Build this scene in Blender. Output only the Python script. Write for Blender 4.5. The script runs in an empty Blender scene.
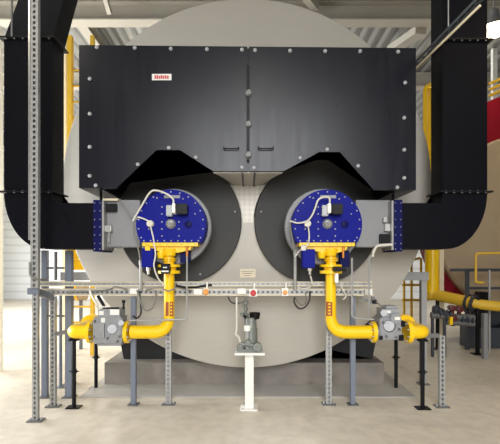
import bpy, bmesh, math, random
from mathutils import Vector, Matrix
random.seed(4)
PI = math.pi
SC = bpy.context.scene
COL = SC.collection

# ------------------------------------------------------------------ camera
F = 430.0; CX = 248.0; HY = 265.0; EYE = 1.6       # focal (px of 500), principal x, horizon y, eye height
def X(px, d): return (px - CX) * d / F
def Z(py, d): return EYE - (py - HY) * d / F
def P(px, py, d): return Vector((X(px, d), d, Z(py, d)))
def L(px, d): return px * d / F
cam = bpy.data.cameras.new('camera'); co = bpy.data.objects.new('camera', cam); COL.objects.link(co)
cam.sensor_width = 36; cam.lens = F / 500 * 36
cam.shift_x = (250 - CX) / 500; cam.shift_y = (HY - 222) / 500
cam.clip_start = .05; cam.clip_end = 200
co.location = (0, 0, EYE); co.rotation_euler = (PI / 2, 0, 0)
SC.camera = co

# ------------------------------------------------------------------ materials
def lin(c):
    return tuple(((v / 255) / 12.92 if v / 255 <= .04045 else ((v / 255 + .055) / 1.055) ** 2.4) for v in c) + (1,)
def mat(name, rgb, rough=.5, metal=0., var=.12, scale=6., bump=0., bscale=60., stretch=None, emit=None, spec=.5):
    m = bpy.data.materials.new(name); m.use_nodes = True
    nt = m.node_tree; N = nt.nodes; b = N['Principled BSDF']
    tc = N.new('ShaderNodeTexCoord'); mp = N.new('ShaderNodeMapping')
    nt.links.new(tc.outputs['Object'], mp.inputs[0])
    if stretch: mp.inputs['Scale'].default_value = stretch
    nz = N.new('ShaderNodeTexNoise'); nz.inputs['Scale'].default_value = scale; nz.inputs['Detail'].default_value = 5
    nt.links.new(mp.outputs[0], nz.inputs['Vector'])
    c = lin(rgb)
    mx = N.new('ShaderNodeMix'); mx.data_type = 'RGBA'
    mx.inputs[6].default_value = tuple(max(0, v * (1 - var)) for v in c[:3]) + (1,)
    mx.inputs[7].default_value = tuple(min(1, v * (1 + var)) for v in c[:3]) + (1,)
    nt.links.new(nz.outputs['Fac'], mx.inputs[0]); nt.links.new(mx.outputs[2], b.inputs['Base Color'])
    mr = N.new('ShaderNodeMapRange'); mr.inputs[3].default_value = max(.02, rough - .06); mr.inputs[4].default_value = min(1, rough + .06)
    nt.links.new(nz.outputs['Fac'], mr.inputs[0]); nt.links.new(mr.outputs[0], b.inputs['Roughness'])
    b.inputs['Metallic'].default_value = metal; b.inputs['Specular IOR Level'].default_value = spec
    if bump:
        n2 = N.new('ShaderNodeTexNoise'); n2.inputs['Scale'].default_value = bscale; n2.inputs['Detail'].default_value = 3
        nt.links.new(mp.outputs[0], n2.inputs['Vector'])
        bp = N.new('ShaderNodeBump'); bp.inputs['Strength'].default_value = bump; bp.inputs['Distance'].default_value = .01
        nt.links.new(n2.outputs['Fac'], bp.inputs['Height']); nt.links.new(bp.outputs[0], b.inputs['Normal'])
    if emit:
        b.inputs['Emission Color'].default_value = lin(rgb); b.inputs['Emission Strength'].default_value = emit
    return m
M = {}
M['anthracite'] = mat('anthracite_sheet', (17, 18, 26), .30, 0, .06, 3, .004, 30, (6, 1, .6), spec=.3)
M['anthracite_duct'] = mat('anthracite_duct_sheet', (9, 9, 16), .5, 0, .12, 4, spec=.09)
M['plate_dark'] = mat('dark_grey_burner_plate', (70, 70, 68), .62, 0, .08, 6, spec=.2)
M['grey_clad'] = mat('grey_aluminium_cladding', (186, 181, 170), .5, .15, .06, 4, .06, 9, (.3, 1, 9))
M['grey_paint'] = mat('light_grey_paint', (150, 150, 150), .45, .1, .06)
M['grey_panel'] = mat('grey_panel_sheet', (132, 132, 132), .5, .1, .06)
M['blue'] = mat('deep_blue_paint', (6, 16, 124), .5, 0, .12, 5, spec=.12)
M['blue_dark'] = mat('dark_blue_paint', (8, 12, 72), .5, 0, .12, 5, spec=.12)
M['yellow'] = mat('gas_yellow_paint', (244, 198, 4), .35, 0, .08, 7)
M['yellow_dim'] = mat('dim_yellow_paint', (214, 172, 44), .5, 0, .12, 5)  # dimmer yellow; on the gas main it stands for shade below the lamp
M['galv'] = mat('galvanised_steel', (158, 158, 155), .45, .3, .2, 14)
M['galv_dark'] = mat('dull_galvanised_steel', (112, 112, 110), .5, .4, .2, 14)
M['bluegrey'] = mat('blue_grey_paint', (108, 115, 128), .5, 0, .08)
M['white'] = mat('white_paint', (228, 226, 218), .45, 0, .05)
M['whiteplastic'] = mat('white_plastic', (235, 232, 222), .4, 0, .04)
M['black'] = mat('black_paint', (14, 14, 16), .45, 0, .15, spec=.2)
M['rubber'] = mat('black_rubber', (18, 18, 18), .7, 0, .15)
M['alu'] = mat('cast_aluminium', (146, 147, 148), .45, .4, .2, 18, .1, 40)
M['pump_grey'] = mat('grey_pump_casting', (116, 120, 112), .45, .2, .2, 20)
M['steel'] = mat('stainless_steel', (190, 188, 182), .3, .7, .12, 20)
M['bolt'] = mat('zinc_bolt', (160, 160, 162), .5, .1, .1)
M['brass'] = mat('brass', (200, 130, 60), .4, .6, .15)
M['red'] = mat('red_plastic', (186, 26, 24), .35, 0, .1)
M['orange'] = mat('orange_plastic', (242, 150, 60), .4, 0, .1)
M['redshell'] = mat('red_cladding', (122, 8, 26), .5, 0, .12, 3, spec=.2)
M['beige_clad'] = mat('beige_cladding', (160, 141, 113), .55, 0, .08, 3)
M['label_red'] = mat('label_print_red', (200, 60, 60), .6, 0, .1)
M['label_brown'] = mat('label_brown', (150, 70, 26), .6, 0, .15, 30)
M['print_grey'] = mat('label_print_grey', (140, 134, 130), .6, 0, .1)
M['cable_white'] = mat('pale_cable_sheath', (206, 202, 190), .5, 0, .06)
M['cable_grey'] = mat('grey_cable_sheath', (120, 118, 112), .55, 0, .1)
M['cable_dark'] = mat('dark_cable_sheath', (46, 46, 46), .6, 0, .1)
M['plinth'] = mat('rough_plinth_concrete', (126, 120, 112), .85, 0, .38, 5, .4, 30)
M['machine'] = mat('blue_grey_machine_paint', (52, 56, 64), .5, 0, .15)
M['valve_red'] = mat('dull_red_paint', (84, 24, 24), .5, 0, .15)
M['cream'] = mat('cream_paint', (226, 212, 180), .5, 0, .06)
M['beam'] = mat('pale_beam_paint', (158, 152, 140), .5, 0, .05)
M['lampglow'] = mat('lamp_glass', (255, 238, 205), .3, 0, 0, emit=28)
M['board'] = mat('dark_skid_steel', (24, 25, 28), .6, 0, .15)

def floor_mat():
    m = bpy.data.materials.new('polished_concrete_floor'); m.use_nodes = True
    nt = m.node_tree; N = nt.nodes; b = N['Principled BSDF']; LK = nt.links.new
    tc = N.new('ShaderNodeTexCoord')
    n1 = N.new('ShaderNodeTexNoise'); n1.inputs['Scale'].default_value = .55; n1.inputs['Detail'].default_value = 8; n1.inputs['Roughness'].default_value = .6
    n2 = N.new('ShaderNodeTexNoise'); n2.inputs['Scale'].default_value = 9; n2.inputs['Detail'].default_value = 6
    LK(tc.outputs['Object'], n1.inputs['Vector']); LK(tc.outputs['Object'], n2.inputs['Vector'])
    r = N.new('ShaderNodeValToRGB'); r.color_ramp.elements[0].position = .3; r.color_ramp.elements[1].position = .72
    r.color_ramp.elements[0].color = lin((186, 176, 158)); r.color_ramp.elements[1].color = lin((226, 217, 200))
    LK(n1.outputs['Fac'], r.inputs[0])
    mx = N.new('ShaderNodeMix'); mx.data_type = 'RGBA'; mx.blend_type = 'MULTIPLY'; mx.inputs[0].default_value = .25
    LK(r.outputs[0], mx.inputs[6]); LK(n2.outputs['Color'], mx.inputs[7])
    n3 = N.new('ShaderNodeMix'); n3.data_type = 'RGBA'; n3.blend_type = 'MULTIPLY'; n3.inputs[0].default_value = .3
    rr = N.new('ShaderNodeValToRGB'); rr.color_ramp.elements[0].color = (.6, .6, .6, 1); rr.color_ramp.elements[0].position = .35; rr.color_ramp.elements[1].position = .6
    LK(n2.outputs['Fac'], rr.inputs[0]); LK(r.outputs[0], n3.inputs[6]); LK(rr.outputs[0], n3.inputs[7])
    LK(n3.outputs[2], b.inputs['Base Color'])
    b.inputs['Roughness'].default_value = .42
    mr = N.new('ShaderNodeMapRange'); mr.inputs[3].default_value = .34; mr.inputs[4].default_value = .55
    LK(n1.outputs['Fac'], mr.inputs[0]); LK(mr.outputs[0], b.inputs['Roughness'])
    return m
M['floor'] = floor_mat()
def ribbed_mat(name, rgb, axis, period, rough=.5, metal=0., strength=.6, dark=.8):
    m = bpy.data.materials.new(name); m.use_nodes = True
    nt = m.node_tree; N = nt.nodes; b = N['Principled BSDF']; LK = nt.links.new
    tc = N.new('ShaderNodeTexCoord'); w = N.new('ShaderNodeTexWave')
    w.bands_direction = axis; w.inputs['Scale'].default_value = 2 * PI / 20 / period; w.inputs['Distortion'].default_value = 0
    LK(tc.outputs['Object'], w.inputs['Vector'])
    c = lin(rgb)
    r = N.new('ShaderNodeValToRGB'); r.color_ramp.elements[0].position = .02; r.color_ramp.elements[1].position = .25
    r.color_ramp.elements[0].color = tuple(v * dark for v in c[:3]) + (1,); r.color_ramp.elements[1].color = c
    LK(w.outputs['Fac'], r.inputs[0]); LK(r.outputs[0], b.inputs['Base Color'])
    bp = N.new('ShaderNodeBump'); bp.inputs['Strength'].default_value = strength; bp.inputs['Distance'].default_value = .03
    LK(w.outputs['Fac'], bp.inputs['Height']); LK(bp.outputs[0], b.inputs['Normal'])
    b.inputs['Roughness'].default_value = rough; b.inputs['Metallic'].default_value = metal
    return m
def tread_mat():
    m = bpy.data.materials.new('aluminium_tread_plate'); m.use_nodes = True
    nt = m.node_tree; N = nt.nodes; b = N['Principled BSDF']; LK = nt.links.new
    tc = N.new('ShaderNodeTexCoord'); mp = N.new('ShaderNodeMapping'); mp.inputs['Rotation'].default_value = (0, PI / 4, 0)
    LK(tc.outputs['Object'], mp.inputs[0]); ck = N.new('ShaderNodeTexChecker'); ck.inputs['Scale'].default_value = 22
    ck.inputs['Color1'].default_value = lin((208, 202, 189)); ck.inputs['Color2'].default_value = lin((196, 190, 178))
    LK(mp.outputs[0], ck.inputs['Vector']); LK(ck.outputs['Color'], b.inputs['Base Color'])
    bp = N.new('ShaderNodeBump'); bp.inputs['Strength'].default_value = .4; bp.inputs['Distance'].default_value = .004
    LK(ck.outputs['Fac'], bp.inputs['Height']); LK(bp.outputs[0], b.inputs['Normal'])
    b.inputs['Roughness'].default_value = .45; b.inputs['Metallic'].default_value = .15
    return m
M['cladwall'] = ribbed_mat('horizontal_wall_cladding', (220, 222, 222), 'Z', .36, .55, dark=.84, strength=.3)
M['tread'] = tread_mat()
M['frontwall'] = ribbed_mat('grey_wall_cladding', (96, 95, 92), 'Z', .32, .6)
M['deck'] = ribbed_mat('corrugated_roof_deck', (150, 150, 147), 'X', .28, .34, .6, 1.0, .55)

# ------------------------------------------------------------------ mesh builder
class MB:
    def __init__(s): s.bm = bmesh.new()
    def _faces(s, vs, fs):
        bv = [s.bm.verts.new(v) for v in vs]
        for f in fs:
            try: s.bm.faces.new([bv[i] for i in f])
            except ValueError: pass
        return s
    def box(s, x0, x1, y0, y1, z0, z1, bev=0.):
        if x0 > x1: x0, x1 = x1, x0
        if z0 > z1: z0, z1 = z1, z0
        if y0 > y1: y0, y1 = y1, y0
        vs = [(x, y, z) for x in (x0, x1) for y in (y0, y1) for z in (z0, z1)]
        n0 = len(s.bm.verts)
        s._faces(vs, [(0, 1, 3, 2), (4, 6, 7, 5), (0, 4, 5, 1), (2, 3, 7, 6), (0, 2, 6, 4), (1, 5, 7, 3)])
        if bev:
            s.bm.verts.ensure_lookup_table()
            nv = set(s.bm.verts[n0:])
            es = [e for e in s.bm.edges if e.verts[0] in nv and e.verts[1] in nv]
            bmesh.ops.bevel(s.bm, geom=es, offset=bev, segments=2, affect='EDGES')
        return s
    def pbox(s, px0, px1, py0, py1, d0, d1, bev=0.):           # pixel rectangle at depth d0, thickened away to d1
        return s.box(X(px0, d0), X(px1, d0), d0, d1, Z(py0, d0), Z(py1, d0), bev)
    def tube(s, pts, r, n=10, caps=True):
        pts = [Vector(p) for p in pts]; rs = r if isinstance(r, (list, tuple)) else [r] * len(pts)
        rings = []; prev = None
        for i, p in enumerate(pts):
            a = pts[max(0, i - 1)]; b = pts[min(len(pts) - 1, i + 1)]
            t = (b - a).normalized()
            if prev is None:
                u = t.orthogonal().normalized()
            else:
                u = (prev - t * prev.dot(t))
                u = u.normalized() if u.length > 1e-6 else t.orthogonal().normalized()
            prev = u; v = t.cross(u)
            rings.append([s.bm.verts.new(p + (u * math.cos(2 * PI * k / n) + v * math.sin(2 * PI * k / n)) * rs[i]) for k in range(n)])
        for a, b in zip(rings, rings[1:]):
            for k in range(n): s.bm.faces.new((a[k], a[(k + 1) % n], b[(k + 1) % n], b[k]))
        if caps:
            s.bm.faces.new(rings[0][::-1]); s.bm.faces.new(rings[-1])
        return s
    def cyl(s, a, b, r0, r1=None, n=24):
        return s.tube([a, b], [r0, r0 if r1 is None else r1], n)
    def lathe(s, c, axis, prof, n=28):                          # prof: (offset along axis, radius)
        c = Vector(c); ax = Vector(axis).normalized()
        u = ax.orthogonal().normalized(); v = ax.cross(u); rings = []
        for o, r in prof:
            rings.append([s.bm.verts.new(c + ax * o + (u * math.cos(2 * PI * k / n) + v * math.sin(2 * PI * k / n)) * max(r, 1e-4)) for k in range(n)])
        for a, b in zip(rings, rings[1:]):
            for k in range(n): s.bm.faces.new((a[k], a[(k + 1) % n], b[(k + 1) % n], b[k]))
        s.bm.faces.new(rings[0][::-1]); s.bm.faces.new(rings[-1])
        return s
    def prism(s, poly, y0, y1):                                 # poly in (x,z)
        a = [s.bm.verts.new((x, y0, z)) for x, z in poly]; b = [s.bm.verts.new((x, y1, z)) for x, z in poly]
        n = len(poly)
        f1 = s.bm.faces.new(a); f2 = s.bm.faces.new(b[::-1])
        for i in range(n): s.bm.faces.new((a[i], b[i], b[(i + 1) % n], a[(i + 1) % n]))
        bmesh.ops.triangulate(s.bm, faces=[f1, f2])
        return s
    def hexa(s, fr, bk):                                        # two quads of points
        vs = [Vector(p) for p in fr] + [Vector(p) for p in bk]
        return s._faces(vs, [(0, 1, 2, 3), (7, 6, 5, 4), (0, 4, 5, 1), (1, 5, 6, 2), (2, 6, 7, 3), (3, 7, 4, 0)])
    def bar(s, a, b, w, h, up=(0, 0, 1)):
        a = Vector(a); b = Vector(b); t = (b - a).normalized(); u = t.cross(Vector(up))
        if u.length < 1e-4: u = t.cross(Vector((0, 1, 0)))
        u.normalize(); v = u.cross(t)
        q = lambda p: [p + u * (w / 2) + v * (h / 2), p - u * (w / 2) + v * (h / 2), p - u * (w / 2) - v * (h / 2), p + u * (w / 2) - v * (h / 2)]
        return s.hexa(q(a), q(b))
    def ball(s, c, r, n=12):
        prof = [(-r * math.cos(PI * i / n), r * math.sin(PI * i / n)) for i in range(n + 1)]
        return s.lathe(c, (0, 0, 1), prof, 14)
    def build(s, name, m, parent=None, angle=35):
        bm = s.bm
        bmesh.ops.recalc_face_normals(bm, faces=bm.faces)
        off = Vector((0, 0, 0)); p = parent
        while p is not None: off += p.location; p = p.parent
        vs = [v.co for v in bm.verts]
        if parent is None:
            lo = Vector((min(v.x for v in vs), min(v.y for v in vs), min(v.z for v in vs)))
            hi = Vector((max(v.x for v in vs), max(v.y for v in vs), max(v.z for v in vs)))
            org = Vector(((lo.x + hi.x) / 2, (lo.y + hi.y) / 2, lo.z))
        else: org = off
        for v in bm.verts: v.co -= org
        me = bpy.data.meshes.new(name); bm.to_mesh(me); bm.free()
        me.materials.append(M[m] if isinstance(m, str) else m)
        for f in me.polygons: f.use_smooth = True
        me.set_sharp_from_angle(angle=math.radians(angle))
        o = bpy.data.objects.new(name, me); COL.objects.link(o)
        if parent is None: o.location = org
        else: o.parent = parent
        return o
def catmull(pts, k=6):
    pts = [Vector(p) for p in pts]
    out = []
    for i in range(len(pts) - 1):
        p0 = pts[max(0, i - 1)]; p1 = pts[i]; p2 = pts[i + 1]; p3 = pts[min(len(pts) - 1, i + 2)]
        for j in range(k):
            t = j / k
            out.append(.5 * ((2 * p1) + (p2 - p0) * t + (2 * p0 - 5 * p1 + 4 * p2 - p3) * t * t + (3 * p1 - p0 - 3 * p2 + p3) * t ** 3))
    out.append(pts[-1]); return out
def fillet(pts, r, k=7):
    pts = [Vector(p) for p in pts]; out = [pts[0]]
    for i in range(1, len(pts) - 1):
        a = (pts[i - 1] - pts[i]); b = (pts[i + 1] - pts[i]); rr = min(r, a.length * .49, b.length * .49)
        p = pts[i] + a.normalized() * rr; q = pts[i] + b.normalized() * rr
        for j in range(k + 1):
            t = j / k; out.append(p * (1 - t) ** 2 + pts[i] * 2 * t * (1 - t) + q * t * t)
    out.append(pts[-1]); return out
def thing(name, label, cat, loc=(0, 0, 0), group=None):
    o = bpy.data.objects.new(name, None); COL.objects.link(o); o.empty_display_size = .1
    o.location = loc; o['label'] = label; o['category'] = cat
    if group: o['group'] = group
    return o
def tag(o, label, cat, group=None):
    o['label'] = label; o['category'] = cat
    if group: o['group'] = group
    return o
def struct(o, label=None, cat=None):
    o['kind'] = 'structure'
    if label: o['label'] = label
    if cat: o['category'] = cat
    return o
def put_bolts(parent, pts, r, h, m='bolt', name='bolt', ax=(0, -1, 0)):
    off = Vector((0, 0, 0)); p = parent
    while p is not None: off += p.location; p = p.parent
    me = None
    for pt in pts:
        if me is None:
            o = MB().lathe(Vector((0, 0, 0)), ax, [(0, r), (h * .6, r), (h, r * .6)], 10)
            bm = o.bm; bmesh.ops.recalc_face_normals(bm, faces=bm.faces)
            me = bpy.data.meshes.new(name); bm.to_mesh(me); bm.free(); me.materials.append(M[m])
        o = bpy.data.objects.new(name, me); COL.objects.link(o); o.parent = parent; o.location = Vector(pt) - off

# ------------------------------------------------------------------ the room
WL, WR, WB, WF, H = -11.7, 12.0, 20.0, -6.0, 7.15
struct(MB().box(WL - .3, WR + .3, WF - .3, WB + .3, -.25, 0).build('floor', 'floor'), 'pale polished concrete floor of the boiler hall', 'floor')
struct(MB().box(WL - .3, WR + .3, WB, WB + .25, 0, H).build('wall_back', 'cladwall'), 'white horizontally ribbed cladding wall at the far end', 'wall')
struct(MB().box(WR, WR + .25, WF, WB, 0, H).build('wall_right', 'cladwall'), 'ribbed cladding wall on the right side', 'wall')
w = MB(); w.box(WL - .25, WL, WF, 3.5, 0, H); w.box(WL - .25, WL, 13.5, WB, 0, H); w.box(WL - .25, WL, 3.5, 13.5, 4.6, H)
struct(w.build('wall_left', 'cladwall'), 'ribbed cladding wall on the left with a wide open doorway', 'wall')
w = MB(); w.box(WL, WR, WF - .25, WF, 0, 1.2); w.box(WL, WR, WF - .25, WF, 6.9, H); w.box(WL, -2.2, WF - .25, WF, 1.2, 6.9); w.box(2.8, WR, WF - .25, WF, 1.2, 6.9)  # added opening, sized to reflect as a glow on the smoke box doors
struct(w.build('wall_front', M['frontwall']), 'ribbed cladding wall behind the viewpoint with an added opening for front light', 'wall')
struct(MB().box(WL - .3, WR + .3, WF - .3, WB + .3, H, H + .15).build('ceiling', 'deck'), 'silvery corrugated metal roof deck', 'ceiling')

def ibeam(name, a, b, h, w_, label):
    a = Vector(a); b = Vector(b); t = (b - a).normalized(); m = MB(); up = Vector((0, 0, 1)); tf = .03
    m.bar(a + up * (tf / 2), b + up * (tf / 2), w_, tf); m.bar(a + up * (h - tf / 2), b + up * (h - tf / 2), w_, tf)
    m.bar(a + up * (h / 2), b + up * (h / 2), .02, h - 2 * tf)
    return struct(m.build(name, 'beam'), label, 'roof beam')
zb = Z(19.5, 9)
ibeam('trim_1', (WL + .05, 9.15, zb - .0), (WR - .05, 9.15, zb), H - zb - .012, .3, 'pale steel roof beam running across the hall above the boiler')
ibeam('trim_2', (WL + .05, 12.5, zb), (WR - .05, 12.5, zb), H - zb - .012, .3, 'second pale roof beam further back across the hall')
ibeam('trim_3', (X(83, 9.4), 9.33, zb + .04), (X(83, 9.4), 12.33, zb + .04), .26, .22, 'short pale roof beam running away above the left duct')
struct(MB().bar(P(421, 30, 9.35), P(392, 50, 10.6), .26, .16).build('trim_4', 'beam'), 'pale diagonal roof brace above the right end of the smoke box', 'roof brace')
struct(MB().bar((X(300, 8.6), 8.45, H - .12), (X(316, 9), 9.05, H - .12), .14, .2).build('trim_5', 'beam'), 'short pale roof purlin above the round boiler front', 'roof brace')
struct(MB().bar(P(104, -6, 8.6), P(110, 14, 8.85), .09, .09).build('trim_6', 'beam'), 'short pale hanger under the roof deck', 'roof brace')
# pad under the boiler
struct(MB().box(-2.03, 2.03, 5.18, 11.5, .001, .014).build('trim_7', mat('pad_concrete', (168, 164, 156), .6, 0, .15, 3, .1, 30)), 'low concrete pad under the boiler', 'pad')
# white column at the far left
m = MB(); m.box(X(-14, 6.5), X(2, 6.5), 6.45, 6.53, 0, 5.2)
for i in range(18): m.box(X(-14, 6.5) - .004, X(2, 6.5) + .012, 6.443, 6.537, .14 + .29 * i, .155 + .29 * i)
tag(m.build('door_post', 'white'), 'white ribbed upright at the far left edge beside the doorway', 'post')

# ------------------------------------------------------------------ main boiler
D2, D1 = 5.40, 4.62
R0 = L(185, D2); XC, ZC = X(247, D2), Z(183, D2)
boiler = thing('boiler', 'huge round grey boiler with black smoke box doors and two burner openings', 'boiler', (XC, D2, .30))
def circ(cx, cz, r, n=96, a0=0, a1=2 * PI):
    return [(cx + r * math.cos(a0 + (a1 - a0) * i / n), cz + r * math.sin(a0 + (a1 - a0) * i / n)) for i in range(n)]
MB().lathe((XC, D2, ZC), (0, 1, 0), [(0, R0 - .02), (.01, R0 - .005), (.03, R0), (.30, R0)], 128).build('front_plate', 'grey_clad', boiler)
MB().lathe((XC, D2 + .3, ZC), (0, 1, 0), [(0, R0 - .03), (4.8, R0 - .03), (4.9, R0 - .1)], 96).build('shell', 'grey_clad', boiler)
# saddle
zp = .30
for k, yy in enumerate((5.95, 8.6)):
    sp = [(-1.72, zp), (1.72, zp), (1.98, 1.55)] + [(XC + (R0 - .02) * math.cos(a), ZC + (R0 - .02) * math.sin(a)) for a in [math.radians(-28 - i * 124 / 24) for i in range(25)]] + [(-1.98, 1.55)]
    MB().prism(sp, yy, yy + .12).build('saddle', 'board', boiler)
MB().box(-1.72, -1.5, 6.08, 8.59, zp, zp + .18).build('skid', 'board', boiler)
MB().box(1.5, 1.72, 6.08, 8.59, zp, zp + .18).build('skid', 'board', boiler)
# smoke box
def Q(px, py): return (X(px, D1), Z(py, D1))
BX = .85; BZP = Z(221.5, 5.3); RC = .80; ZW = Z(171, D1)
def recess(sg, z0, z1):                                         # round recess over a burner plate, from the outer bottom edge to the middle web
    a0 = math.asin((z0 - BZP) / RC); a1 = PI - math.asin((z1 - BZP) / RC)
    return [(sg * (BX + RC * math.cos(a0 + (a1 - a0) * i / 36)), BZP + RC * math.sin(a0 + (a1 - a0) * i / 36)) for i in range(37)]
casing = [Q(79, 45), Q(416, 48), Q(416, 190)] + recess(1, Z(190, D1), ZW) + recess(-1, Z(188, D1), ZW)[::-1] + [Q(79, 188)]
MB().prism(casing, D1 + .04, D2 + .005).build('smoke_box', 'anthracite', boiler)
left = [Q(79, 45), Q(247.2, 46.5), Q(247.2, 171), Q(213, 171), Q(180, 150), Q(156.5, 150), Q(122, 183), Q(116, 188), Q(79, 188)]
right = [Q(249, 46.5), Q(416, 48), Q(416, 190), Q(374, 190), Q(340, 152), Q(319, 152), Q(284, 171), Q(249, 171)]
dl = MB().prism(left, D1, D1 + .045).build('door', 'anthracite', boiler)
dr = MB().prism(right, D1, D1 + .045).build('door', 'anthracite', boiler)
bl = [(97, 47.5), (135, 48), (171, 49), (207, 49.5), (242, 50), (90, 79), (90, 114), (90, 147), (90, 176), (96, 185.5), (138, 164.5), (169, 148), (196, 157.5), (242, 167.5)]
br = [(255, 50.5), (290, 51), (325, 51.5), (360, 51.5), (398, 52), (405, 83), (404, 118), (404, 150), (404, 178), (397, 187.5), (254, 168), (300, 158), (327, 149.5), (358, 166)]
put_bolts(dl, [P(a, b, D1) for a, b in bl], L(1.9, D1), .02)
put_bolts(dr, [P(a, b, D1) for a, b in br], L(1.9, D1), .02)
def handle(pa, pb, parent):
    a = P(*pa, D1); b = P(*pb, D1); o = Vector((0, -.04, 0)); u = Vector((0, 0, .018))
    MB().tube(fillet([a + u, a + u + o, a + o, b + o, b + u + o, b + u], .012, 3), .0065, 8).build('handle', 'black', parent)
handle((224, 149.5), (238.5, 149.5), dl); handle((258.5, 149.5), (273, 149.5), dr)
m = MB(); m.box(X(246.6, D1), X(249.6, D1), D1 - .018, D1, Z(66, D1), Z(161, D1))
m.build('latch_bar', 'black', dr)
for yy in (93.5, 124.5, 155):
    m = MB(); m.lathe(P(248.5, yy, D1), (0, -1, 0), [(0, L(3.4, D1)), (.02, L(3.4, D1)), (.028, L(2.6, D1))], 18)
    m.box(X(247.4, D1), X(250, D1), D1 - .05, D1 - .02, Z(yy - 2.2, D1), Z(yy + 2.6, D1), .004)
    m.build('latch', 'galv_dark', dr)
lab = MB().box(X(152, D1), X(171.5, D1), D1 - .003, D1, Z(74, D1), Z(80.3, D1)).build('label', 'white', dl)
lab['label'] = 'small white label with smudged red print'
m = MB(); xx = 154.6
for wd, up in ((1.6, 0), (1.7, 0), (1.4, .6), (1.9, 0), (1.6, .3), (1.5, 0), (1.7, .5)):
    m.box(X(xx, D1), X(xx + wd, D1), D1 - .0042, D1 - .002, Z(75.4 + up, D1), Z(78.9, D1)); xx += wd + .45
m.build('print', 'label_red', lab)
m = MB(); pts = [(.376 - .2 * (i / 8) ** .8, D1 + .05 + (D2 - .03 - D1 - .05) * i / 8) for i in range(9)]
pts = pts + [(-x, y) for x, y in pts[::-1]]
va = [m.bm.verts.new((x, y, ZW - .002)) for x, y in pts]; vb = [m.bm.verts.new((x, y, ZW - .012)) for x, y in pts]
m.bm.faces.new(va); m.bm.faces.new(vb[::-1])
for i in range(len(pts)): m.bm.faces.new((va[i], vb[i], vb[(i + 1) % len(pts)], va[(i + 1) % len(pts)]))
m.build('underside_panel', 'grey_clad', boiler)
for px in (100.5, 393.6): MB().box(X(px - .9, 4.9), X(px + .9, 4.9), 4.9, 4.93, Z(202, 4.9), Z(188, D1) + .01).build('support_rod', 'black', boiler)
m = MB()
for px in (243, 254): m.box(X(px - .8, D1 + .5), X(px + .8, D1 + .5), D1 + .03, D1 + .75, Z(171.0, D1) - .03, Z(171, D1) - .012)
m.build('hinge_rail', 'black', boiler)
# lower seam label
lab = MB().pbox(240, 255.5, 269, 277.5, D2 - .006, D2 + .002).build('label', 'cream', boiler)
lab['label'] = 'small cream rating plate low on the boiler front'
m = MB(); m.pbox(241, 254, 271, 271.6, D2 - .0075, D2 - .004); m.pbox(242, 252, 273, 273.7, D2 - .0075, D2 - .004); m.pbox(244, 250, 275.2, 275.8, D2 - .0075, D2 - .004)
m.build('print', 'print_grey', lab)
# burner mounting plates
for s in (-1, 1):
    pl = MB().lathe((s * BX, 5.4, BZP), (0, -1, 0), [(-.002, L(62.5, 5.3)), (.085, L(62.5, 5.3)), (.10, L(61.8, 5.3))], 96).build('burner_plate', 'plate_dark', boiler)
    put_bolts(pl, [(s * BX + .70 * math.cos(a), 5.301, BZP + .70 * math.sin(a)) for a in [math.radians(v) for v in (-68, -112, 10, 170)]], .012, .01)
# tread plate between the burner plates
def edge(sgn):
    cx = sgn * BX; rr = L(62.5, 5.3) + .012; out = []
    for i in range(13):
        z = Z(180, 5.39) + (Z(222.5, 5.39) - Z(180, 5.39)) * i / 12
        out.append((cx - sgn * math.sqrt(max(0, rr * rr - (z - BZP) ** 2)), z))
    return out
MB().prism(edge(1) + edge(-1)[::-1], 5.392, 5.401).build('tread_panel', 'tread', boiler)
# plinth
struct(MB().box(X(104.5, 5.72), X(384, 5.72), 5.72, 10.6, .0145, .299).build('trim_8', 'plinth'), 'rough grey concrete plinth under the boiler', 'plinth')

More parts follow.
